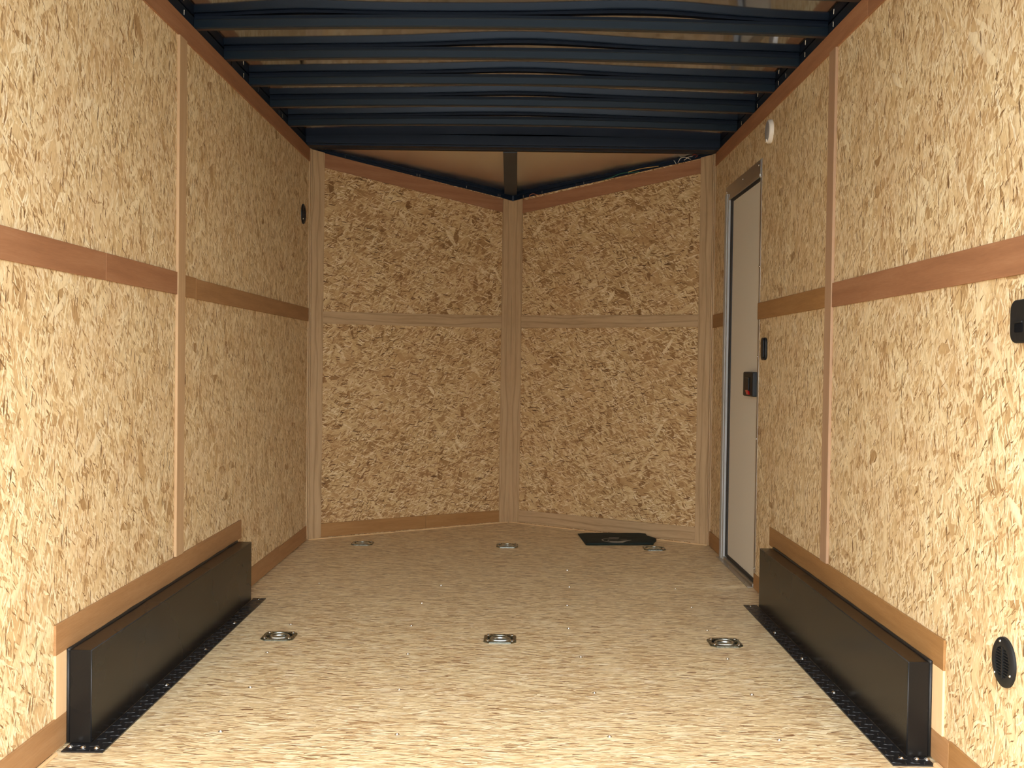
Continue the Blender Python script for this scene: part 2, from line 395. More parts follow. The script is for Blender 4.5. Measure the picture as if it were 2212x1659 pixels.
# nose part of the roof, dropping towards the tip
ns = bmesh.new(); zc, zn = 2.006, 1.892; N = 36; rows = []
for j in range(N+1):
    t = j/N; y = YC + 0.0 + (YN + 0.04 - YC)*t; hw = (XW + 0.05)*(1-t) + 0.0005
    rows.append([ns.verts.new((hw*(2*i/N-1), y, zc + (zn-zc)*t + 0.0022*noise.noise(Vector((hw*(2*i/N-1)*3, y*3.5, 2.0))))) for i in range(N+1)])
for j in range(N):
    for i in range(N): ns.faces.new((rows[j][i], rows[j][i+1], rows[j+1][i+1], rows[j+1][i]))
tag(obj('ceiling_nose', ns, MAT_NOSESKIN, smooth=True), 'triangular sloping metal roof sheet over the pointed nose', kind='structure')

# ------------------------------------------------------------------ wooden trim
TH = 0.006
trim_n = [0]
def trim(bm, mat, label, swap=False, base=None):
    if base: nm = base
    else: trim_n[0] += 1; nm = 'trim_%d' % trim_n[0]
    return tag(obj(nm, bm, mat, swap=swap, bevel=0.0008, bevel_seg=1), label, kind='structure')
XL, XR = -XW, XW
def side(s, y0, y1, z0, z1, th=TH):
    return B(-XW, -XW+th, y0, y1, z0, z1) if s < 0 else B(XW-th, XW, y0, y1, z0, z1)
# top boards
trim(side(-1, YR, 2.93, 1.924, ZT), MAT_LUAN, 'reddish top board along the left wall, above the upper corner of the photo')
trim(side(-1, 2.932, 5.632, 1.924, ZT), MAT_LUAN, 'long reddish top board along the left wall, ending at its front corner')
trim(side(1, YR, 3.20, 1.926, ZT), MAT_LUAN, 'reddish top board along the right wall, nearest part at the photo edge')
trim(side(1, 3.202, 5.636, 1.926, ZT), MAT_LUAN, 'long reddish top board along the right wall, over the dome light')
# mid rails
trim(side(-1, YR, 2.855, 1.120, 1.190), MAT_LUAN, 'reddish mid rail on the left wall, nearest piece cut by the photo edge')
trim(side(-1, 2.857, 3.456, 1.120, 1.190), MAT_LUAN, 'short reddish mid rail piece just before the left wall post')
trim(side(-1, 3.530, 3.656, 1.118, 1.186), MAT_BASE, 'very short brown mid rail offcut just beyond the left wall post')
trim(side(-1, 3.658, 5.634, 1.117, 1.183), MAT_BASE, 'brown mid rail on the left wall between post and front corner')
trim(side(1, YR, 3.509, 1.110, 1.186), MAT_LUAN, 'reddish mid rail on the right wall, nearest piece above the black handle plate')
trim(side(1, 3.580, 4.590, 1.112, 1.180), MAT_GOLD, 'brown mid rail on the right wall between post and side door')
trim(side(1, 5.345, 5.636, 1.110, 1.176), MAT_GOLD, 'short brown mid rail stub between side door and front corner')
# posts
trim(side(-1, 3.456, 3.530, 0.300, 1.924, 0.009), MAT_POST, 'tan vertical batten on the left wall', swap=True)
trim(side(1, 3.509, 3.580, 0.298, 1.926, 0.009), MAT_PINK, 'pinkish vertical batten on the right wall', swap=True)
# front corners: an L of two boards each
def corner(s, label):
    bm = bmesh.new(); xa = s*XW; n = IN_L if s < 0 else IN_R; th = 0.008
    y0 = 5.634
    box(bm, min(xa, xa - s*th), max(xa, xa - s*th), y0, YC, 0.004, ZT)
    a = Vector((xa, YC, 0)); d = (Vector((0, YN, 0)) - a).normalized(); b = a + d*0.079; a = a - d*0.0
    zb = ZT - 0.02*0.0
    prism(bm, [a + Vector((0, 0, .004)), b + Vector((0, 0, .004)), b + Vector((0, 0, 1.981)), a + Vector((0, 0, ZT))], n*th)
    # quarter strip in the corner
    box(bm, min(xa - s*th, xa - s*0.014), max(xa - s*th, xa - s*0.014), y0 + 0.012, YC - 0.004, 0.004, ZT-0.002)
    return trim(bm, MAT_CORNER, label, swap=True)
corner(-1, 'tan corner board where the left wall meets the nose')
corner(1, 'tan corner board between side door and nose wall')
# centre board: two leaves bent around the tip
cb = bmesh.new()
for d, n, ln in ((-DL, IN_L, 0.0715), (DR, IN_R, 0.073)):
    t0 = Vector((0, YN, 0)); b = t0 + d*ln
    prism(cb, [t0 + Vector((0, 0, .004)), b + Vector((0, 0, .004)), b + Vector((0, 0, ZN + 0.004)), t0 + Vector((0, 0, ZN - 0.006))], n*0.009)
trim(cb, MAT_CORNER, 'grained tan centre board bent around the tip of the nose', swap=True)
# boards on the nose walls
def nose_board(s, x0, x1, za0, za1, zb0, zb1, mat, label, base=None, th=TH):
    n = IN_L if s < 0 else IN_R
    a, b = Vector((x0, nose_y(x0), 0)), Vector((x1, nose_y(x1), 0))
    pts = [a + Vector((0, 0, za0)), b + Vector((0, 0, zb0)), b + Vector((0, 0, zb1)), a + Vector((0, 0, za1))]
    return trim(P(pts, n*th), mat, label, base=base)
nose_board(-1, -0.9655, -0.0585, 1.906, 1.979, 1.776, 1.852, MAT_LUAN, 'sloping reddish top board on the nose wall away from the door')
nose_board(1, 0.0595, 0.9655, 1.772, 1.845, 1.903, 1.972, MAT_LUAN, 'sloping reddish top board on the nose wall under the loose wires')
nose_board(-1, -0.9655, -0.0585, 1.108, 1.170, 1.116, 1.188, MAT_CORNER, 'tan mid rail on the nose wall away from the door')
nose_board(1, 0.0595, 0.9655, 1.118, 1.190, 1.116, 1.180, MAT_CORNER, 'tan mid rail on the nose wall beside the side door')
nose_board(-1, -0.9655, -0.4560, 0.008, 0.079, 0.008, 0.078, MAT_GOLD, 'golden brown baseboard on the nose, half next to the plain corner', base='baseboard_front_left')
nose_board(-1, -0.4545, -0.0585, 0.008, 0.077, 0.008, 0.074, MAT_GOLD, 'golden brown baseboard on the nose, half next to the centre board', base='baseboard_front_left_inner')
nose_board(1, 0.0595, 0.9655, 0.008, 0.077, 0.008, 0.086, MAT_CORNER, 'tan baseboard on the nose behind the dark cloth pouch', base='baseboard_front_right')
# side baseboards
trim(side(-1, 4.10, 4.98, 0.004, 0.080), MAT_BASE, 'brown baseboard at the far end of the wheel box on the left wall', base='baseboard_left_far')
trim(side(-1, 4.982, 5.634, 0.004, 0.075), MAT_BASE, 'brown baseboard ending in the plain front corner', base='baseboard_left_corner')
trim(side(-1, YR, 2.632, 0.006, 0.080), MAT_BASE, 'brown baseboard on the left wall, nearest piece in front of the wheel box', base='baseboard_left')
trim(side(1, YR, 2.505, 0.006, 0.078), MAT_GOLD, 'golden baseboard in the bottom corner of the photo, under the round vent', base='baseboard_right')
trim(side(1, 2.506, 2.632, 0.006, 0.074), MAT_BASE, 'short brown baseboard offcut at the near end of the wheel box, vent side', base='baseboard_right_offcut')
trim(side(1, 4.10, 4.580, 0.004, 0.064), MAT_GOLD, 'sliver of brown baseboard between wheel box and side door', base='baseboard_right_far')
trim(side(1, 5.350, 5.636, 0.004, 0.078), MAT_GOLD, 'short brown baseboard between side door and front corner', base='baseboard_right_corner')
# boards framing the wheel boxes
trim(side(-1, 2.556, 4.290, 0.228, 0.299), MAT_BASE, 'long brown board above the wheel box on the left wall')
trim(side(1, 2.546, 4.306, 0.226, 0.297), MAT_GOLD, 'long brown board above the wheel box on the right wall')
trim(side(-1, 2.557, 2.640, 0.080, 0.228), MAT_PALE, 'pale upright board behind the near end of the wheel box, left wall', swap=True)
trim(side(1, 2.546, 2.640, 0.074, 0.226), MAT_PALE, 'pale upright board behind the near end of the wheel box, vent side', swap=True)
# caulk lines where floor and walls meet
def bead(pts, label, mat=MAT_CAULK, r=0.004):
    return trim(tube(bmesh.new(), pts, r, 6), mat, label)
bead([(-XW+0.012, 5.655, 0.002), (-0.006, YN-0.012, 0.002)], 'thin pale caulk line along the foot of the nose wall away from the door')
bead([(0.006, YN-0.012, 0.002), (XW-0.012, 5.655, 0.002)], 'thin pale caulk line along the foot of the nose wall behind the pouch')
bead([(-XW+0.010, YR, 0.002), (-XW+0.010, 2.55, 0.002)], 'pale strip along the floor edge, left bottom corner of the photo', r=0.005)
bead([(XW-0.012, YR, 0.003), (XW-0.012, 2.56, 0.003)], 'pale strip along the floor edge, right bottom corner of the photo', r=0.008)

# ------------------------------------------------------------------ steel along the tops of the walls, roof bows
def pin(p, n, h=0.016, r=0.0016):
    bm = bmesh.new(); p = Vector(p); tube(bm, [p + Vector((0, 0, -h/2)) + Vector(n)*r, p + Vector((0, 0, h/2)) + Vector(n)*r], r, 6); return bm
def rail(name, s, pins, label):
    e = empty(name, (s*XW, 3.6, ZT)); bm = bmesh.new()
    inv = Matrix.Translation((-s*XW, -3.6, -ZT))
    box(bm, min(s*XW, s*(XW+0.035)), max(s*XW, s*(XW+0.035)), YR, YC-0.005, ZT-0.0006, ZS-0.0012)
    bm.transform(inv); obj('tube', bm, MAT_BOWTOP, e, bevel=0.003)
    for y, z in pins:
        b = pin((s*(XW-0.0005), y, z), (-s, 0, 0)); b.transform(inv); obj('screw', b, MAT_SCREW, e)
    return tag(e, label, 'rail')
rail('roof_rail', -1, [(3.515, 2.010), (4.099, 2.009), (4.279, 2.009), (4.515, 2.011), (4.908, 2.010), (4.985, 2.010), (5.168, 2.009)], 'dark blue steel tube above the reddish top board of the left wall')
rail('roof_rail', 1, [(3.565, 2.013), (3.913, 2.012), (4.189, 2.010), (4.305, 2.011), (4.68, 2.010), (5.008, 2.008)], 'dark blue steel tube above the reddish top board of the right wall')
def nose_rail(name, s, label, pins):
    n = IN_L if s < 0 else IN_R; e = empty(name, (s*XW/2, nose_y(XW/2), 1.93)); inv = Matrix.Translation((-s*XW/2, -nose_y(XW/2), -1.93))
    def pt(x, dz, off=0.0):
        t = 1 - abs(x)/XW; return Vector((x, nose_y(x), ZT - 0.004 + (ZN - ZT + 0.004)*t + dz)) + n*off
    xt = 0.0235 if s > 0 else -0.050
    bm = P([pt(s*1.005, -0.003), pt(xt, -0.001), pt(xt, 0.054), pt(s*1.005, 0.030)], -n*0.02); bm.transform(inv); obj('angle', bm, MAT_BOWTOP, e, bevel=0.002)
    bm = P([pt(s*0.995, 0.010, 0.0), pt(xt, 0.020, 0.0), pt(xt, 0.028, 0.0), pt(s*0.995, 0.013, 0.0)], n*0.008); bm.transform(inv); obj('lip', bm, MAT_BOWTOP, e, bevel=0.001)
    for x in pins:
        b = pin(pt(x, 0.010), n, 0.014); b.transform(inv); obj('screw', b, MAT_SCREW, e)
    return tag(e, label, 'rail')
nose_rail('nose_rail', -1, 'sloping dark steel edge above the nose wall away from the door', [-0.87, -0.520, -0.505, -0.26, -0.085, -0.075])
nose_rail('nose_rail', 1, 'sloping dark steel edge with loose wires above the nose wall by the door', [0.06, 0.165, 0.35, 0.39, 0.62])
tip = bmesh.new()  # filler pieces added to stop sky light leaking in at tip and corners
for sx in (-1, 1):
    n = IN_L if sx < 0 else IN_R; a = Vector((sx*0.060, nose_y(0.060), 0)); b = Vector((0, YN, 0)); up_ = Vector((0, 0, 1))
    prism(tip, [a + up_*(ZN+0.002), b + up_*(ZN-0.004), b + up_*1.925, a + up_*1.925], -n*0.03)
box(tip, -0.09, 0.09, YN-0.004, YN+0.05, 1.80, 1.95)
for sx in (-1, 1): box(tip, min(sx*(XW+0.03), sx*(XW-0.02)), max(sx*(XW+0.03), sx*(XW-0.02)), YC+0.035, YC+0.08, 1.94, 2.06)
trim(tip, MAT_BOWTOP, 'added dark filler blocking sky light at the nose tip above the centre board')
HOW = {6: 'roof bow directly behind the roof front header, sixth counted from the photo top', 5: 'fifth roof bow counted from the photo top', 4: 'fourth roof bow counted from the photo top, in the middle of the ceiling', 3: 'third roof bow counted from the photo top', 2: 'second roof bow counted from the photo top', 1: 'first full roof bow at the photo top, with wide reflections above it'}
for bi, yb in enumerate(BOWS):
    if bi < 3: continue
    k = bi - 4
    e = empty('roof_bow', (0, yb, 2.0)); depth, hz = 0.030, 0.0225
    def strip(prof, xs=40, xe=XW-0.001):
        bm = bmesh.new(); rr = []
        for i in range(xs+1):
            x = -xe + 2*xe*i/xs; rr.append([bm.verts.new((x, y, z + arch(x))) for y, z in prof])
        m = len(prof)
        for a, b in zip(rr, rr[1:]):
            for q in range(m): bm.faces.new((a[q], a[(q+1) % m], b[(q+1) % m], b[q]))
        bm.faces.new(rr[0]); bm.faces.new(rr[-1][::-1]); return bm
    o = obj('channel', strip([(-depth, hz-0.0035), (-depth-0.0014, hz-0.0022), (-depth-0.0008, hz-0.0002), (-depth+0.003, hz), (-0.003, hz), (0.0, hz-0.003), (0.0, -0.004), (-0.003, -0.0075), (-depth+0.004, -0.0075), (-depth, -0.0035)]), MAT_BOW, e); auto_smooth(o, 40)
    obj('flange', strip([(-depth+0.004, hz), (-0.004, hz), (-0.004, hz+0.0106), (-depth+0.004, hz+0.0106)]), MAT_BOWTOP, e)
    lb = {-1: 'dark blue roof bow just cut by the photo top edge'}.get(k) or ('dark blue ' + HOW[k+1])
    tag(e, lb, 'roof bow', 'dark blue roof bows')
hd = empty('roof_header', (0, YC-0.03, 2.0))
bm = bmesh.new(); box(bm, -XW+0.001, XW-0.001, -0.085, -0.001, -0.010, 0.012); box(bm, -XW-0.03, XW+0.03, 0.0, 0.030, -0.010, 0.062); box(bm, XW+0.0005, XW+0.06, -0.03, 0.09, -0.05, 0.06); box(bm, -XW-0.06, -XW-0.0005, -0.03, 0.09, -0.05, 0.06); obj('tube', bm, MAT_BOWTOP, hd, bevel=0.002)  # tall back box and outer end boxes are added to block sky light
bm = bmesh.new(); box(bm, -XW+0.001, XW-0.001, -0.10, -0.0855, -0.002, 0.046); obj('lip', bm, MAT_BOWTOP, hd, bevel=0.002)
bm = bmesh.new(); box(bm, -XW+0.05, XW-0.05, -0.03, -0.026, -0.0125, -0.0103); obj('edge', bm, MAT_BOW, hd)
tag(hd, 'deep dark blue header beam where the roof meets the pointed nose', 'beam')
# plate from the header to the tip
tp = P([(-0.049, YC+0.005, 1.986), (0.0225, YC+0.005, 1.986), (0.0225, nose_y(0.0225)-0.012, 1.878), (0.0, YN-0.014, 1.8755), (-0.049, nose_y(0.049)-0.012, 1.880)], (0, 0, 0.006))
tag(recenter(obj('tie_plate', tp, MAT_TIE, bevel=0.001), (-0.013, YC, 1.986)), 'flat dark grey plate running from the header beam to the nose tip', 'plate')

# ------------------------------------------------------------------ wheel boxes
def dome_bm(r=0.0055, h=0.0035):
    return lathe(bmesh.new(), [(0, h), (r*0.55, h*0.86), (r*0.9, h*0.45), (r, 0.0), (r*1.25, 0.0), (r*1.25, -0.0015)], 12)
def wheel_box(s, yn, yf, w, h, plate_x, screws, label):
    e = empty('wheel_box', (s*XW, (yn+yf)/2, 0)); inv = Matrix.Translation((-s*XW, -(yn+yf)/2, 0))
    xi = s*(XW - w); xw = s*(XW - 0.007)
    bm = bmesh.new(); box(bm, min(xi, xw), max(xi, xw), yn, yf, 0.003, h); bm.transform(inv)
    obj('housing', bm, MAT_BOX, e, bevel=0.0025, bevel_seg=3)
    # welded seam down the near corner, and the folded lip along the top edge
    bm = bmesh.new(); tube(bm, [(xi + s*0.0005, yn + 0.0005, 0.006), (xi + s*0.0005, yn + 0.0005, h - 0.002)], 0.0016, 6); bm.transform(inv); obj('corner_seam', bm, MAT_TREAD, e, smooth=True)
    bm = bmesh.new(); tube(bm, [(xi + s*0.001, yn, h - 0.0012), (xi + s*0.001, yf, h - 0.0012)], 0.0016, 6); bm.transform(inv); obj('top_seam', bm, MAT_TREAD, e, smooth=True)
    # tread plate flange on the floor
    bm = bmesh.new(); px = s*plate_x; y0, y1 = yn - 0.055, yf + 0.036
    prism(bm, [(px, y0, 0), (px, y1, 0), (s*(XW-w), y1, 0), (s*(XW-w), yn, 0), (s*(XW-0.015), yn, 0), (s*(XW-0.015), y0, 0)], (0, 0, 0.0035))
    def lug(cx, cy, a):
        d = Vector((math.cos(a), math.sin(a), 0)); n = Vector((-d.y, d.x, 0)); c = Vector((cx, cy, 0.0034))
        L, Wd, H = 0.012, 0.0022, 0.0015
        v = [bm.verts.new(c + d*L*u + n*Wd*q + Vector((0, 0, z))) for u, q, z in ((-1, 0, 0), (0, -1, 0), (1, 0, 0), (0, 1, 0), (-.55, 0, H), (.55, 0, H))]
        for f in ((0, 1, 4), (1, 5, 4), (1, 2, 5), (2, 3, 5), (3, 4, 5), (3, 0, 4)): bm.faces.new([v[q] for q in f])
    xs = [plate_x + 0.012 + 0.0215*i for i in range(6)]
    j = 0; y = y0 + 0.010
    while y < y1 - 0.006:
        for i, x in enumerate(xs):
            if (x < XW - w - 0.006) or (y < yn - 0.008 and x < XW - 0.022):
                lug(s*x, y, s*math.radians(-14) if (i + j) % 2 == 0 else s*math.radians(76))
        y += 0.025; j += 1
    bm.transform(inv); fo = obj('tread_flange', bm, MAT_TREAD, e)
    # sealant along the wall
    pts, rr = [], []
    for k in range(61):
        t = k/60; y = yn - 0.004 + (yf + 0.003 - yn)*t
        rr.append(0.0045 + 0.0018*noise.noise(Vector((y*9, s, 0)))); pts.append((s*(XW - 0.009), y, h + 0.0005 + 0.0012*noise.noise(Vector((y*5, s, 3)))))
    bm = tube(bmesh.new(), pts, rr, 8); bm.transform(inv); obj('sealant_bead', bm, MAT_RUBBER, e, smooth=True)
    bm = tube(bmesh.new(), [(s*(XW-0.009), yn-0.001, 0.006), (s*(XW-0.009), yn-0.001, h*0.5), (s*(XW-0.009), yn-0.001, h)], 0.004, 8); bm.transform(inv); obj('sealant_bead', bm, MAT_RUBBER, e, smooth=True)
    for x, yy in screws:
        b = dome_bm(); b.transform(inv @ Matrix.Translation((x, yy, 0.0048))); obj('screw', b, MAT_SCREW, e, smooth=True)
    return tag(e, label, 'wheel box', 'black wheel boxes')
wheel_box(-1, 2.6215, 4.2156, 0.0640, 0.2260, 0.918, [(-0.941, 4.232), (-0.936, 3.842), (-0.936, 3.482), (-0.938, 3.101), (-0.941, 2.590), (-0.974, 2.593), (-1.005, 2.596)], 'long black steel wheel box along the foot of the left wall')
wheel_box(1, 2.6133, 4.2204, 0.0615, 0.2282, 0.918, [(0.939, 4.226), (0.937, 3.814), (0.945, 3.479), (0.942, 3.121), (0.952, 2.602), (0.987, 2.598), (1.010, 2.596)], 'long black steel wheel box between side door and round vent')

# ------------------------------------------------------------------ tie-down rings
def plate_outline(a, half=0.054, ch=0.016, hy=0.054):
    c, s = abs(math.cos(a)), abs(math.sin(a))
    r = min(half/max(c, 1e-6), hy/max(s, 1e-6), (half + hy - ch)/(c + s))
    return r
def make_ring(label):
    e = empty('tie_down_ring'); n = 64; bm = bmesh.new(); rings = []
    outl = [plate_outline(2*PI*k/n) for k in range(n)]
    for f, z in ((1.0, 0.0), (1.0, 0.0035), (0.97, 0.0055)):
        rings.append([bm.verts.new((outl[k]*f*math.cos(2*PI*k/n), outl[k]*f*math.sin(2*PI*k/n), z)) for k in range(n)])
    for r, z in ((0.0435, 0.0056), (0.0425, 0.0046), (0.0400, -0.006), (0.0360, -0.0125), (0.030, -0.0145), (0.012, -0.0150)):
        rings.append([bm.verts.new((r*math.cos(2*PI*k/n), r*math.sin(2*PI*k/n), z)) for k in range(n)])
    for a, b in zip(rings, rings[1:]):
        for k in range(n): bm.faces.new((a[k], a[(k+1) % n], b[(k+1) % n], b[k]))
    bm.faces.new(rings[-1])
    o = obj('pan', bm, MAT_STEEL, e); auto_smooth(o, 30)
    pts = []
    for k in range(40):
        a = 2*PI*k/40; x, y = 0.0285*math.cos(a), 0.0255*math.sin(a) + 0.003
        if y < -0.014: y = -0.014
        pts.append((x, y, -0.0020))
    obj('ring', tube(bmesh.new(), pts, 0.0078, 14, closed=True), MAT_RING, e, smooth=True)
    bm = lathe(bmesh.new(), [(0, 0.0010), (0.006, 0.0004), (0.0105, -0.003), (0.0135, -0.009), (0.014, -0.0150)], 24); obj('boss', bm, MAT_RING, e, smooth=True)
    for sx in (-1, 1):
        for sy in (-1, 1):
            b = lathe(bmesh.new(), [(0, 0.0095), (0.0035, 0.0092), (0.0062, 0.0078), (0.0072, 0.0056), (0.0078, 0.0045)], 14, Matrix.Translation((sx*0.040, sy*0.037, 0)))
            obj('bolt', b, MAT_SCREW, e, smooth=True)
    return e
proto = None
RINGS = [(-0.743, 3.672, 'steel tie down ring beside the wheel box on the left, nearer row'), (-0.009, 3.679, 'steel tie down ring in the middle of the nearer row'),
         (0.736, 3.669, 'steel tie down ring beside the wheel box on the right, nearer row'), (-0.729, 5.569, 'small looking tie down ring by the plain front corner, farther row'),
         (-0.001, 5.560, 'tie down ring in front of the centre board, farther row'), (0.733, 5.538, 'tie down ring touching the front edge of the dark cloth pouch')]
for x, y, lb in RINGS:
    if proto is None: proto = r = make_ring(lb)
    else:
        r = proto.copy(); C.objects.link(r)
        for ch in proto.children:
            c = ch.copy(); C.objects.link(c); c.parent = r
    r.location = (x, y, 0.0); tag(r, lb, 'tie down ring', 'steel tie down rings in the floor')
loose = None

# ------------------------------------------------------------------ floor screws
def deck_screw_mesh():
    bm = bmesh.new()
    lathe(bm, [(0, 0.0006), (0.0020, 0.0006), (0.0024, 0.0017), (0.0046, 0.0020), (0.0052, 0.0012), (0.0054, 0.0003), (0.0062, 0.0003)], 14)
    for f in bm.faces:
        r = f.calc_center_median().xy.length
        f.material_index = 1 if (r > 0.0052 or r < 0.0020) else 0
    return bm
ROWN = {2.73: 'row nearest the photo bottom', 3.10: 'second row from photo bottom', 3.48: 'row before nearer rings', 3.85: 'row past nearer rings', 4.21: 'row level with box ends', 4.56: 'row level with side door'}
SCR = {4.56: [-0.769, -0.265, 0.263, 0.699], 4.21: [-0.737, -0.315, 0.238, 0.711], 3.85: [-0.740, -0.321, 0.227, 0.708], 3.48: [-0.738, -0.296, 0.248, 0.709], 3.10: [-0.702, -0.283, 0.264, 0.706], 2.73: [-0.686, -0.249, 0.276, 0.694]}
dsp = None
for y in sorted(SCR):
    for q, x in enumerate(SCR[y]):
        if dsp is None: dsp = o = obj('deck_screw', deck_screw_mesh(), None, mats=[MAT_SCREW, MAT_GASKET])
        else: o = dsp.copy(); C.objects.link(o)
        o.location = (x, y + random.uniform(-.006, .006), 0)
        tag(o, 'floor screw, %s, %s' % (ROWN[y], ['column beside left wheel box', 'column left of middle', 'column right of middle', 'column beside right wheel box'][q]), 'screw', 'screws in the floor')
o = dsp.copy(); C.objects.link(o); o.location = (0.271, 4.929, 0)
tag(o, 'tiny floor screw farthest from the wheel boxes, towards the nose', 'screw', 'screws in the floor')

# ------------------------------------------------------------------ side door
d = empty('door_1', (XW, 4.93, 0)); tag(d, 'narrow cream side door in an aluminium frame, right wall', kind='structure')
inv = Matrix.Translation((-XW, -4.93, 0))
def dpart(name, bm, mat, parent=d, **k):
    bm.transform(inv if parent is d else inv); return obj(name, bm, mat, parent, **k)
dpart('panel', B(XW+0.008, XW+0.028, 4.612, 5.214, 0.032, 1.690), MAT_DOOR, bevel=0.002)
bm = bmesh.new(); box(bm, XW+0.004, XW+0.03, 5.214, 5.262, 0.018, 1.708); box(bm, XW+0.004, XW+0.03, 4.605, 5.214, 1.690, 1.708); box(bm, XW+0.004, XW+0.03, 4.605, 5.214, 0.012, 0.032)
dpart('gasket', bm, MAT_GASKET)
bm = bmesh.new(); box(bm, XW-0.003, XW-0.0001, 4.590, 5.345, 1.712, 1.772); dpart('header_plate', bm, MAT_ALU, bevel=0.001)
bm = bmesh.new(); box(bm, XW-0.005, XW-0.0001, 4.600, 5.262, 1.700, 1.714); dpart('header_lip', bm, MAT_ALU, bevel=0.001)
bm = bmesh.new(); box(bm, XW-0.010, XW+0.012, 5.290, 5.335, 0.0, 1.735); box(bm, XW-0.006, XW+0.012, 5.262, 5.286, 0.0, 1.730); dpart('hinge_jamb', bm, MAT_ALUPALE, bevel=0.002)
bm = bmesh.new(); box(bm, XW-0.0012, XW+0.03, 4.588, 4.602, 0.010, 1.712); box(bm, XW-0.0016, XW-0.0001, 4.572, 4.588, 0.010, 1.774); dpart('latch_jamb', bm, MAT_ALU, bevel=0.001)
bm = bmesh.new(); box(bm, XW-0.026, XW+0.02, 4.600, 5.330, 0.0003, 0.0035); box(bm, XW-0.004, XW+0.006, 4.602, 5.262, 0.0035, 0.016); dpart('sill_plate', bm, MAT_ALU, bevel=0.001)
bm = bmesh.new(); box(bm, XW-0.017, XW+0.009, 4.614, 4.806, 0.792, 0.895); hdl = dpart('latch', bm, MAT_BLACKPL, bevel=0.006, bevel_seg=3)
bm = bmesh.new(); box(bm, XW-0.0225, XW-0.0165, 4.672, 4.745, 0.815, 0.872); o = obj('paddle', (bm.transform(inv), bm)[1], MAT_BLACKPL, hdl, bevel=0.003)
bm = P([(XW-0.0165, 4.655, 0.800), (XW-0.0165, 4.700, 0.800), (XW-0.0165, 4.732, 0.818), (XW-0.0165, 4.680, 0.820)], (-0.007, 0, 0)); bm.transform(inv); obj('lock_button', bm, MAT_RED, hdl, bevel=0.0015)['label'] = 'small red lock button'
def screw_x(parent, s, x, y, z, inv, r=0.005, mat=MAT_SCREW):
    b = lathe(bmesh.new(), [(0, 0.003), (r*.6, 0.0026), (r*.95, 0.0012), (r, 0)], 10, frame((x, y, z), (-s, 0, 0))); b.transform(inv); return obj('screw', b, mat, parent, smooth=True)
for y, z in ((4.622, 1.752), (4.947, 1.747), (5.324, 1.745), (4.582, 1.698), (4.580, 0.96), (4.580, 0.085), (4.580, 0.62), (4.580, 1.33)): screw_x(d, 1, XW-0.004, y, z, inv)
for y in (4.689, 5.067, 5.30):
    b = lathe(bmesh.new(), [(0, 0.003), (0.003, 0.0026), (0.005, 0)], 10, Matrix.Translation((XW-0.015, y, 0.0035))); b.transform(inv); obj('screw', b, MAT_SCREW, d, smooth=True)

# ------------------------------------------------------------------ small fittings on the walls
# dome light
dl = empty('dome_light', (XW, 4.425, 1.850)); mt = frame((0, 0, 0), (-1, 0, 0))
o = obj('housing', lathe(bmesh.new(), [(0.0475, 0.0), (0.0475, 0.008), (0.0462, 0.0125), (0.0440, 0.0155), (0.0405, 0.0165)], 40, mt), MAT_WHITEPL, dl, smooth=True)
obj('lens', lathe(bmesh.new(), [(0, 0.0185), (0.020, 0.0183), (0.034, 0.0175), (0.0407, 0.0162)], 40, mt), MAT_LENS, dl, smooth=True)['label'] = 'grey lens'
b = B(-0.0215, -0.0145, -0.008, 0.006, -0.043, -0.031); sw = obj('rocker_switch', b, MAT_WHITEPL, dl, bevel=0.002)
obj('slot', B(-0.0223, -0.0212, -0.002, 0.000, -0.040, -0.034), MAT_GASKET, sw)
tag(dl, 'small round ivory dome light with grey lens, above the side door', 'light')
# round vents
def vent(loc, s, label, r=0.051, tilt=0.0):
    e = empty('round_vent', loc); m = frame((0, 0, 0), (-s, 0, 0))
    o = obj('flange', lathe(bmesh.new(), [(r*0.63, 0.002), (r*0.63, 0.0075), (r*0.70, 0.0085), (r*0.92, 0.0075), (r*0.985, 0.005), (r, 0.0)], 48, m), MAT_BLACKPL, e); auto_smooth(o, 40)
    obj('backing', lathe(bmesh.new(), [(0, 0.0012), (r*0.64, 0.0012)], 40, m), MAT_DARK, e)
    bm = bmesh.new(); R_ = r*0.635; k = 11
    for i in range(k):
        z = -R_ + (i + 0.5)*2*R_/k; hw = math.sqrt(max(0, R_*R_ - z*z))
        if hw < 0.006: continue
        th = R_/k*0.46
        for y0, y1 in ((-hw, -0.002), (0.002, hw)):
            pts = [(-s*0.0015, y0, z+th*1.9), (-s*0.0070, y0, z+th*0.2), (-s*0.0070, y0, z-th), (-s*0.0015, y0, z+th*0.7)]
            prism(bm, pts, (0, y1-y0, 0))
    obj('louvers', bm, MAT_BLACKPL, e)
    bm = bmesh.new(); box(bm, min(-s*0.0015, -s*0.0078), max(-s*0.0015, -s*0.0078), -0.0024, 0.0024, -R_, R_); obj('centre_bar', bm, MAT_BLACKPL, e)
    for a in (78, 205, 318):
        a = math.radians(a); screw_x(e, s, -s*0.0072, -s*r*0.83*math.cos(a)*-1, r*0.83*math.sin(a), Matrix(), 0.0032)
    return tag(e, label, 'vent')
vent((XW, 2.239, 0.330), 1, 'round black louvered vent low on the right wall beyond the wheel box')
vent((-XW, 5.490, 1.640), -1, 'round black louvered vent high on the left wall by the front corner', 0.0495)
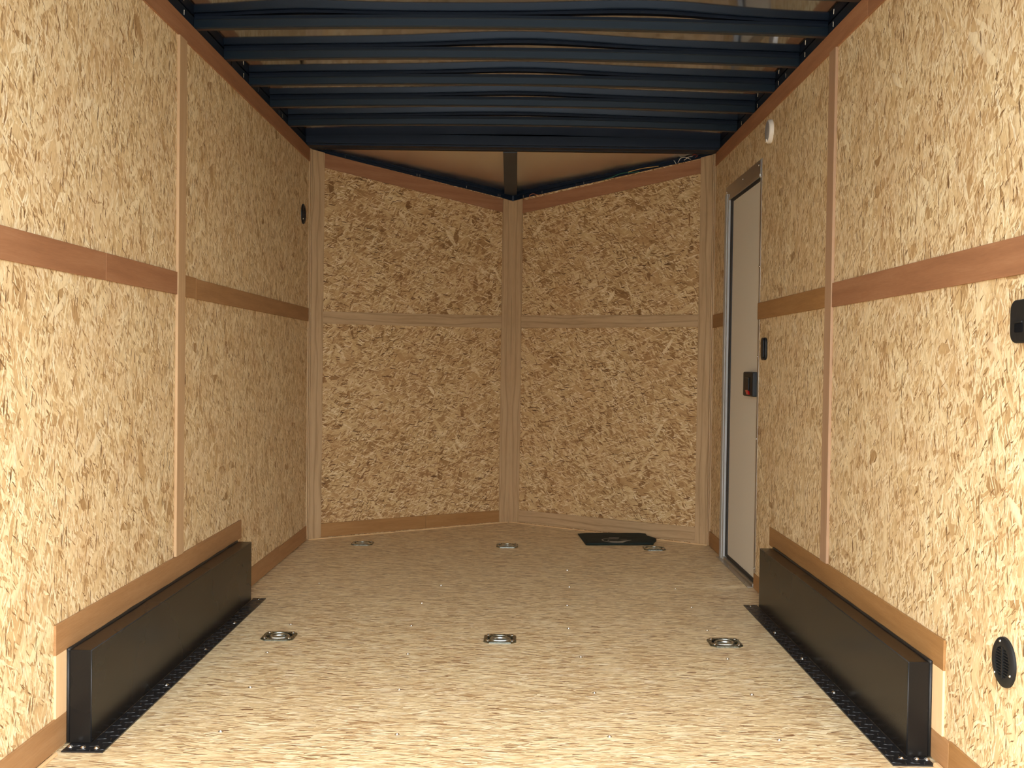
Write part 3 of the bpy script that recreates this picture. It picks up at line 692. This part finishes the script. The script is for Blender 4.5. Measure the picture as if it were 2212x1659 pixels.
# black retainer plate near the door
sp = empty('hold_back_plate', (XW, 4.462, 0.990)); 
def rounded(y0, y1, z0, z1, r, x0, x1, n=6):
    pts = []
    for cy, cz, a0 in ((y1-r, z1-r, 0), (y0+r, z1-r, 90), (y0+r, z0+r, 180), (y1-r, z0+r, 270)):
        for k in range(n+1):
            a = math.radians(a0 + 90*k/n); pts.append((x0, cy + r*math.cos(a), cz + r*math.sin(a)))
    return P(pts, (x1-x0, 0, 0))
obj('cover', rounded(-0.040, 0.040, -0.045, 0.045, 0.020, 0, -0.010), MAT_BLACKPL, sp, bevel=0.003, bevel_seg=2)
obj('ridge', rounded(-0.030, -0.004, -0.040, 0.040, 0.010, -0.0095, -0.0165), MAT_BLACKPL, sp, bevel=0.003, bevel_seg=2)
tag(sp, 'small black rounded plastic cover on the right wall beside the door', 'cover')
# big black cover at the right edge of the photo
hp = empty('latch_cover', (XW, 2.165, 1.017))
obj('body', rounded(-0.066, 0.066, -0.043, 0.043, 0.022, 0, -0.011), MAT_BLACKPL, hp, bevel=0.005, bevel_seg=3)
obj('recess', rounded(0.006, 0.040, -0.022, -0.004, 0.003, -0.0105, -0.0125), MAT_DARK, hp, bevel=0.0006, bevel_seg=1)
b = bmesh.new(); box(b, -0.0145, -0.0105, 0.006, 0.040, -0.0035, 0.0005); obj('lever', b, MAT_BLACKPL, hp, bevel=0.001)
tag(hp, 'black rounded plastic latch cover cut off by the photo edge, below the mid rail', 'cover')

# ------------------------------------------------------------------ cloth pouch on the floor
pc = empty('cloth_pouch', (0.57, 5.78, 0.0))
corners = [Vector((0.398, 5.612, 0.004)), Vector((0.742, 5.648, 0.004)), Vector((0.728, 5.868, 0.026)), Vector((0.376, 5.975, 0.004))]
nu, nv = 34, 26
def pouch_pt(u, v, top):
    p = corners[0]*(1-u)*(1-v) + corners[1]*u*(1-v) + corners[2]*u*v + corners[3]*(1-u)*v
    bulge = 0.03*math.exp(-((v-0.36)/0.22)**2)*max(0, (u-0.86)/0.14)    # folded corner sticking out
    p = p + Vector((bulge, 0, 0))
    th = 0.011*min(1, 9*min(u, 1-u, 0.5))**0.5 * min(1, 7*min(v + 0.03, 1-v, 0.5))**0.5
    wv = 0.0035*noise.noise(Vector((u*3.1, v*2.6, 4.2))) + 0.0015*noise.noise(Vector((u*8, v*7, 1.2)))
    lift = 0.010*math.exp(-((u-1.0)/0.10)**2)*math.exp(-((v-0.35)/0.3)**2)
    z = max(p.z, 0.0035)
    if top: return Vector((p.x, p.y, z + th + max(-0.003, wv)*min(1, 6*min(u, 1-u, v+.05, 1-v)) + lift))
    return Vector((p.x, p.y, max(0.0004, z - 0.0032 + lift*0.2)))
bm = bmesh.new(); layers = []
for top in (True, False):
    layers.append([[bm.verts.new(pouch_pt(i/nu, j/nv, top) - Vector((0.57, 5.78, 0))) for i in range(nu+1)] for j in range(nv+1)])
for L_ in layers:
    for j in range(nv):
        for i in range(nu): bm.faces.new((L_[j][i], L_[j][i+1], L_[j+1][i+1], L_[j+1][i]))
T_, U_ = layers
for i in range(nu):
    bm.faces.new((T_[0][i], T_[0][i+1], U_[0][i+1], U_[0][i])); bm.faces.new((T_[nv][i], T_[nv][i+1], U_[nv][i+1], U_[nv][i]))
for j in range(nv):
    bm.faces.new((T_[j][0], T_[j+1][0], U_[j+1][0], U_[j][0])); bm.faces.new((T_[j][nu], T_[j+1][nu], U_[j+1][nu], U_[j][nu]))
obj('bag', bm, MAT_BAG, pc, smooth=True)
# faded printed emblem: oval outline, swoosh and two lines
def inv_uv(x, y):
    u, v = 0.5, 0.5
    for _ in range(12):
        p = pouch_pt(u, v, True); e1 = (pouch_pt(u+.01, v, True)-p)/.01; e2 = (pouch_pt(u, v+.01, True)-p)/.01
        det = e1.x*e2.y - e1.y*e2.x; dx, dy = x-p.x, y-p.y
        u += (dx*e2.y - dy*e2.x)/det; v += (e1.x*dy - e1.y*dx)/det
    return u, v
def on_top(x, y):
    u, v = inv_uv(x, y); return Vector((x, y, pouch_pt(u, v, True).z + 0.0012)) - Vector((0.57, 5.78, 0))
bm = bmesh.new()
def ribbon(cpts, w):
    prev = None
    for i, (x, y) in enumerate(cpts):
        a = cpts[max(i-1, 0)]; b = cpts[min(i+1, len(cpts)-1)]; t = Vector((b[0]-a[0], b[1]-a[1], 0)).normalized(); n = Vector((-t.y, t.x, 0)); ww = w[i] if isinstance(w, list) else w
        pr = (bm.verts.new(on_top(x + n.x*ww, y + n.y*ww)), bm.verts.new(on_top(x - n.x*ww, y - n.y*ww)))
        if prev: bm.faces.new((prev[0], prev[1], pr[1], pr[0]))
        prev = pr
ribbon([(0.548 + 0.062*math.cos(a), 5.688 + 0.052*math.sin(a)) for a in [math.radians(70 + 7*k) for k in range(34)]], 0.0040)
ribbon([(0.548 + (0.034 + 0.0*k)*math.cos(a), 5.676 + 0.026*math.sin(a)) for k, a in enumerate([math.radians(60 + 12*k) for k in range(20)])], 0.0022)
sw = [(0.522 + 0.112*t, 5.654 - 0.030*math.sin(PI*t*0.9)*(1-t)*1.2 + 0.036*t*t) for t in [k/16 for k in range(17)]]
ribbon(sw, [0.003 + 0.013*math.sin(PI*min(1, (k/16)))**0.8*(1 - k/20) for k in range(17)])
for x0, x1, y, w in ((0.524, 0.578, 5.752, 0.0060), (0.582, 0.614, 5.713, 0.0045), (0.530, 0.574, 5.736, 0.0030)):
    ribbon([(x0 + (x1-x0)*k/6, y + 0.001*math.sin(k*3)) for k in range(7)], w)
obj('printed_emblem', bm, MAT_PRINT, pc)['label'] = 'faded grey printed oval emblem with a swoosh'
bm = tube(bmesh.new(), curve_pts([(0.400-0.57, 5.612-5.78, 0.007), (0.50-0.57, 5.622-5.78, 0.0085), (0.62-0.57, 5.634-5.78, 0.008), (0.735-0.57, 5.647-5.78, 0.010)], 8), 0.0055, 8); obj('hem', bm, MAT_BAG, pc, smooth=True)
tag(pc, 'flat dark green cloth pouch with faded emblem lying against the nose baseboard', 'pouch')

# ------------------------------------------------------------------ loose wires above the nose wall
def wire(kind, pts, label, r=0.0016):
    off = IN_R*0.006
    p = [Vector(q) + off for q in curve_pts(pts, 6)]
    o = obj('loose_wire', tube(bmesh.new(), p, r, 6), MAT_WIRE[kind], smooth=True)
    recenter(o, p[0]); return tag(o, label, 'wire', 'loose wires on the nose rail')
wire('orange', [(0.095, 6.314, 1.848), (0.1, 6.31, 1.869), (0.117, 6.298, 1.875), (0.135, 6.285, 1.869), (0.158, 6.268, 1.860)], 'orange wire loop beside the nose tip on the dark edge')
wire('green', [(0.489, 6.033, 1.912), (0.53, 6.004, 1.922), (0.584, 5.965, 1.939), (0.637, 5.927, 1.939), (0.672, 5.902, 1.938)], 'thin green wire halfway along the dark nose edge')
wire('yellow', [(0.617, 5.942, 1.943), (0.663, 5.909, 1.951), (0.702, 5.881, 1.955), (0.765, 5.836, 1.957)], 'yellow wire sagging along the dark nose edge next to the green one')
wire('white', [(0.837, 5.785, 1.980), (0.842, 5.781, 1.972), (0.848, 5.777, 1.960)], 'short white wire end standing alone above the nose wall')
wire('white', [(0.857, 5.771, 1.966), (0.868, 5.763, 1.985), (0.883, 5.752, 1.990), (0.899, 5.741, 1.985), (0.917, 5.729, 1.974)], 'curled white wire loop near the corner by the side door')
wire('white', [(0.885, 5.751, 1.974), (0.905, 5.736, 1.987), (0.924, 5.723, 1.990)], 'straight white wire crossing the curled one near the corner')
wire('red', [(0.924, 5.723, 1.992), (0.933, 5.717, 1.998), (0.947, 5.707, 1.990), (0.936, 5.714, 1.982)], 'dull red wire curl in the corner above the side door end')

# ------------------------------------------------------------------ outside the open rear (behind the camera)
tag(obj('ground', B(-9, 9, -12, 9, -0.60, -0.55), MAT_GROUND), 'grey ground outside the trailer', kind='structure')
rp = P([(-0.98, YR-0.01, -0.004), (0.98, YR-0.01, -0.004), (0.98, -0.35, -0.53), (-0.98, -0.35, -0.53)], (0, 0, -0.03))
tag(obj('floor_ramp', rp, MAT_RUBBER), 'unseen lowered rear ramp door, made dark to cut bounce light', kind='structure')  # out of view; dark face chosen so less light bounces up the walls
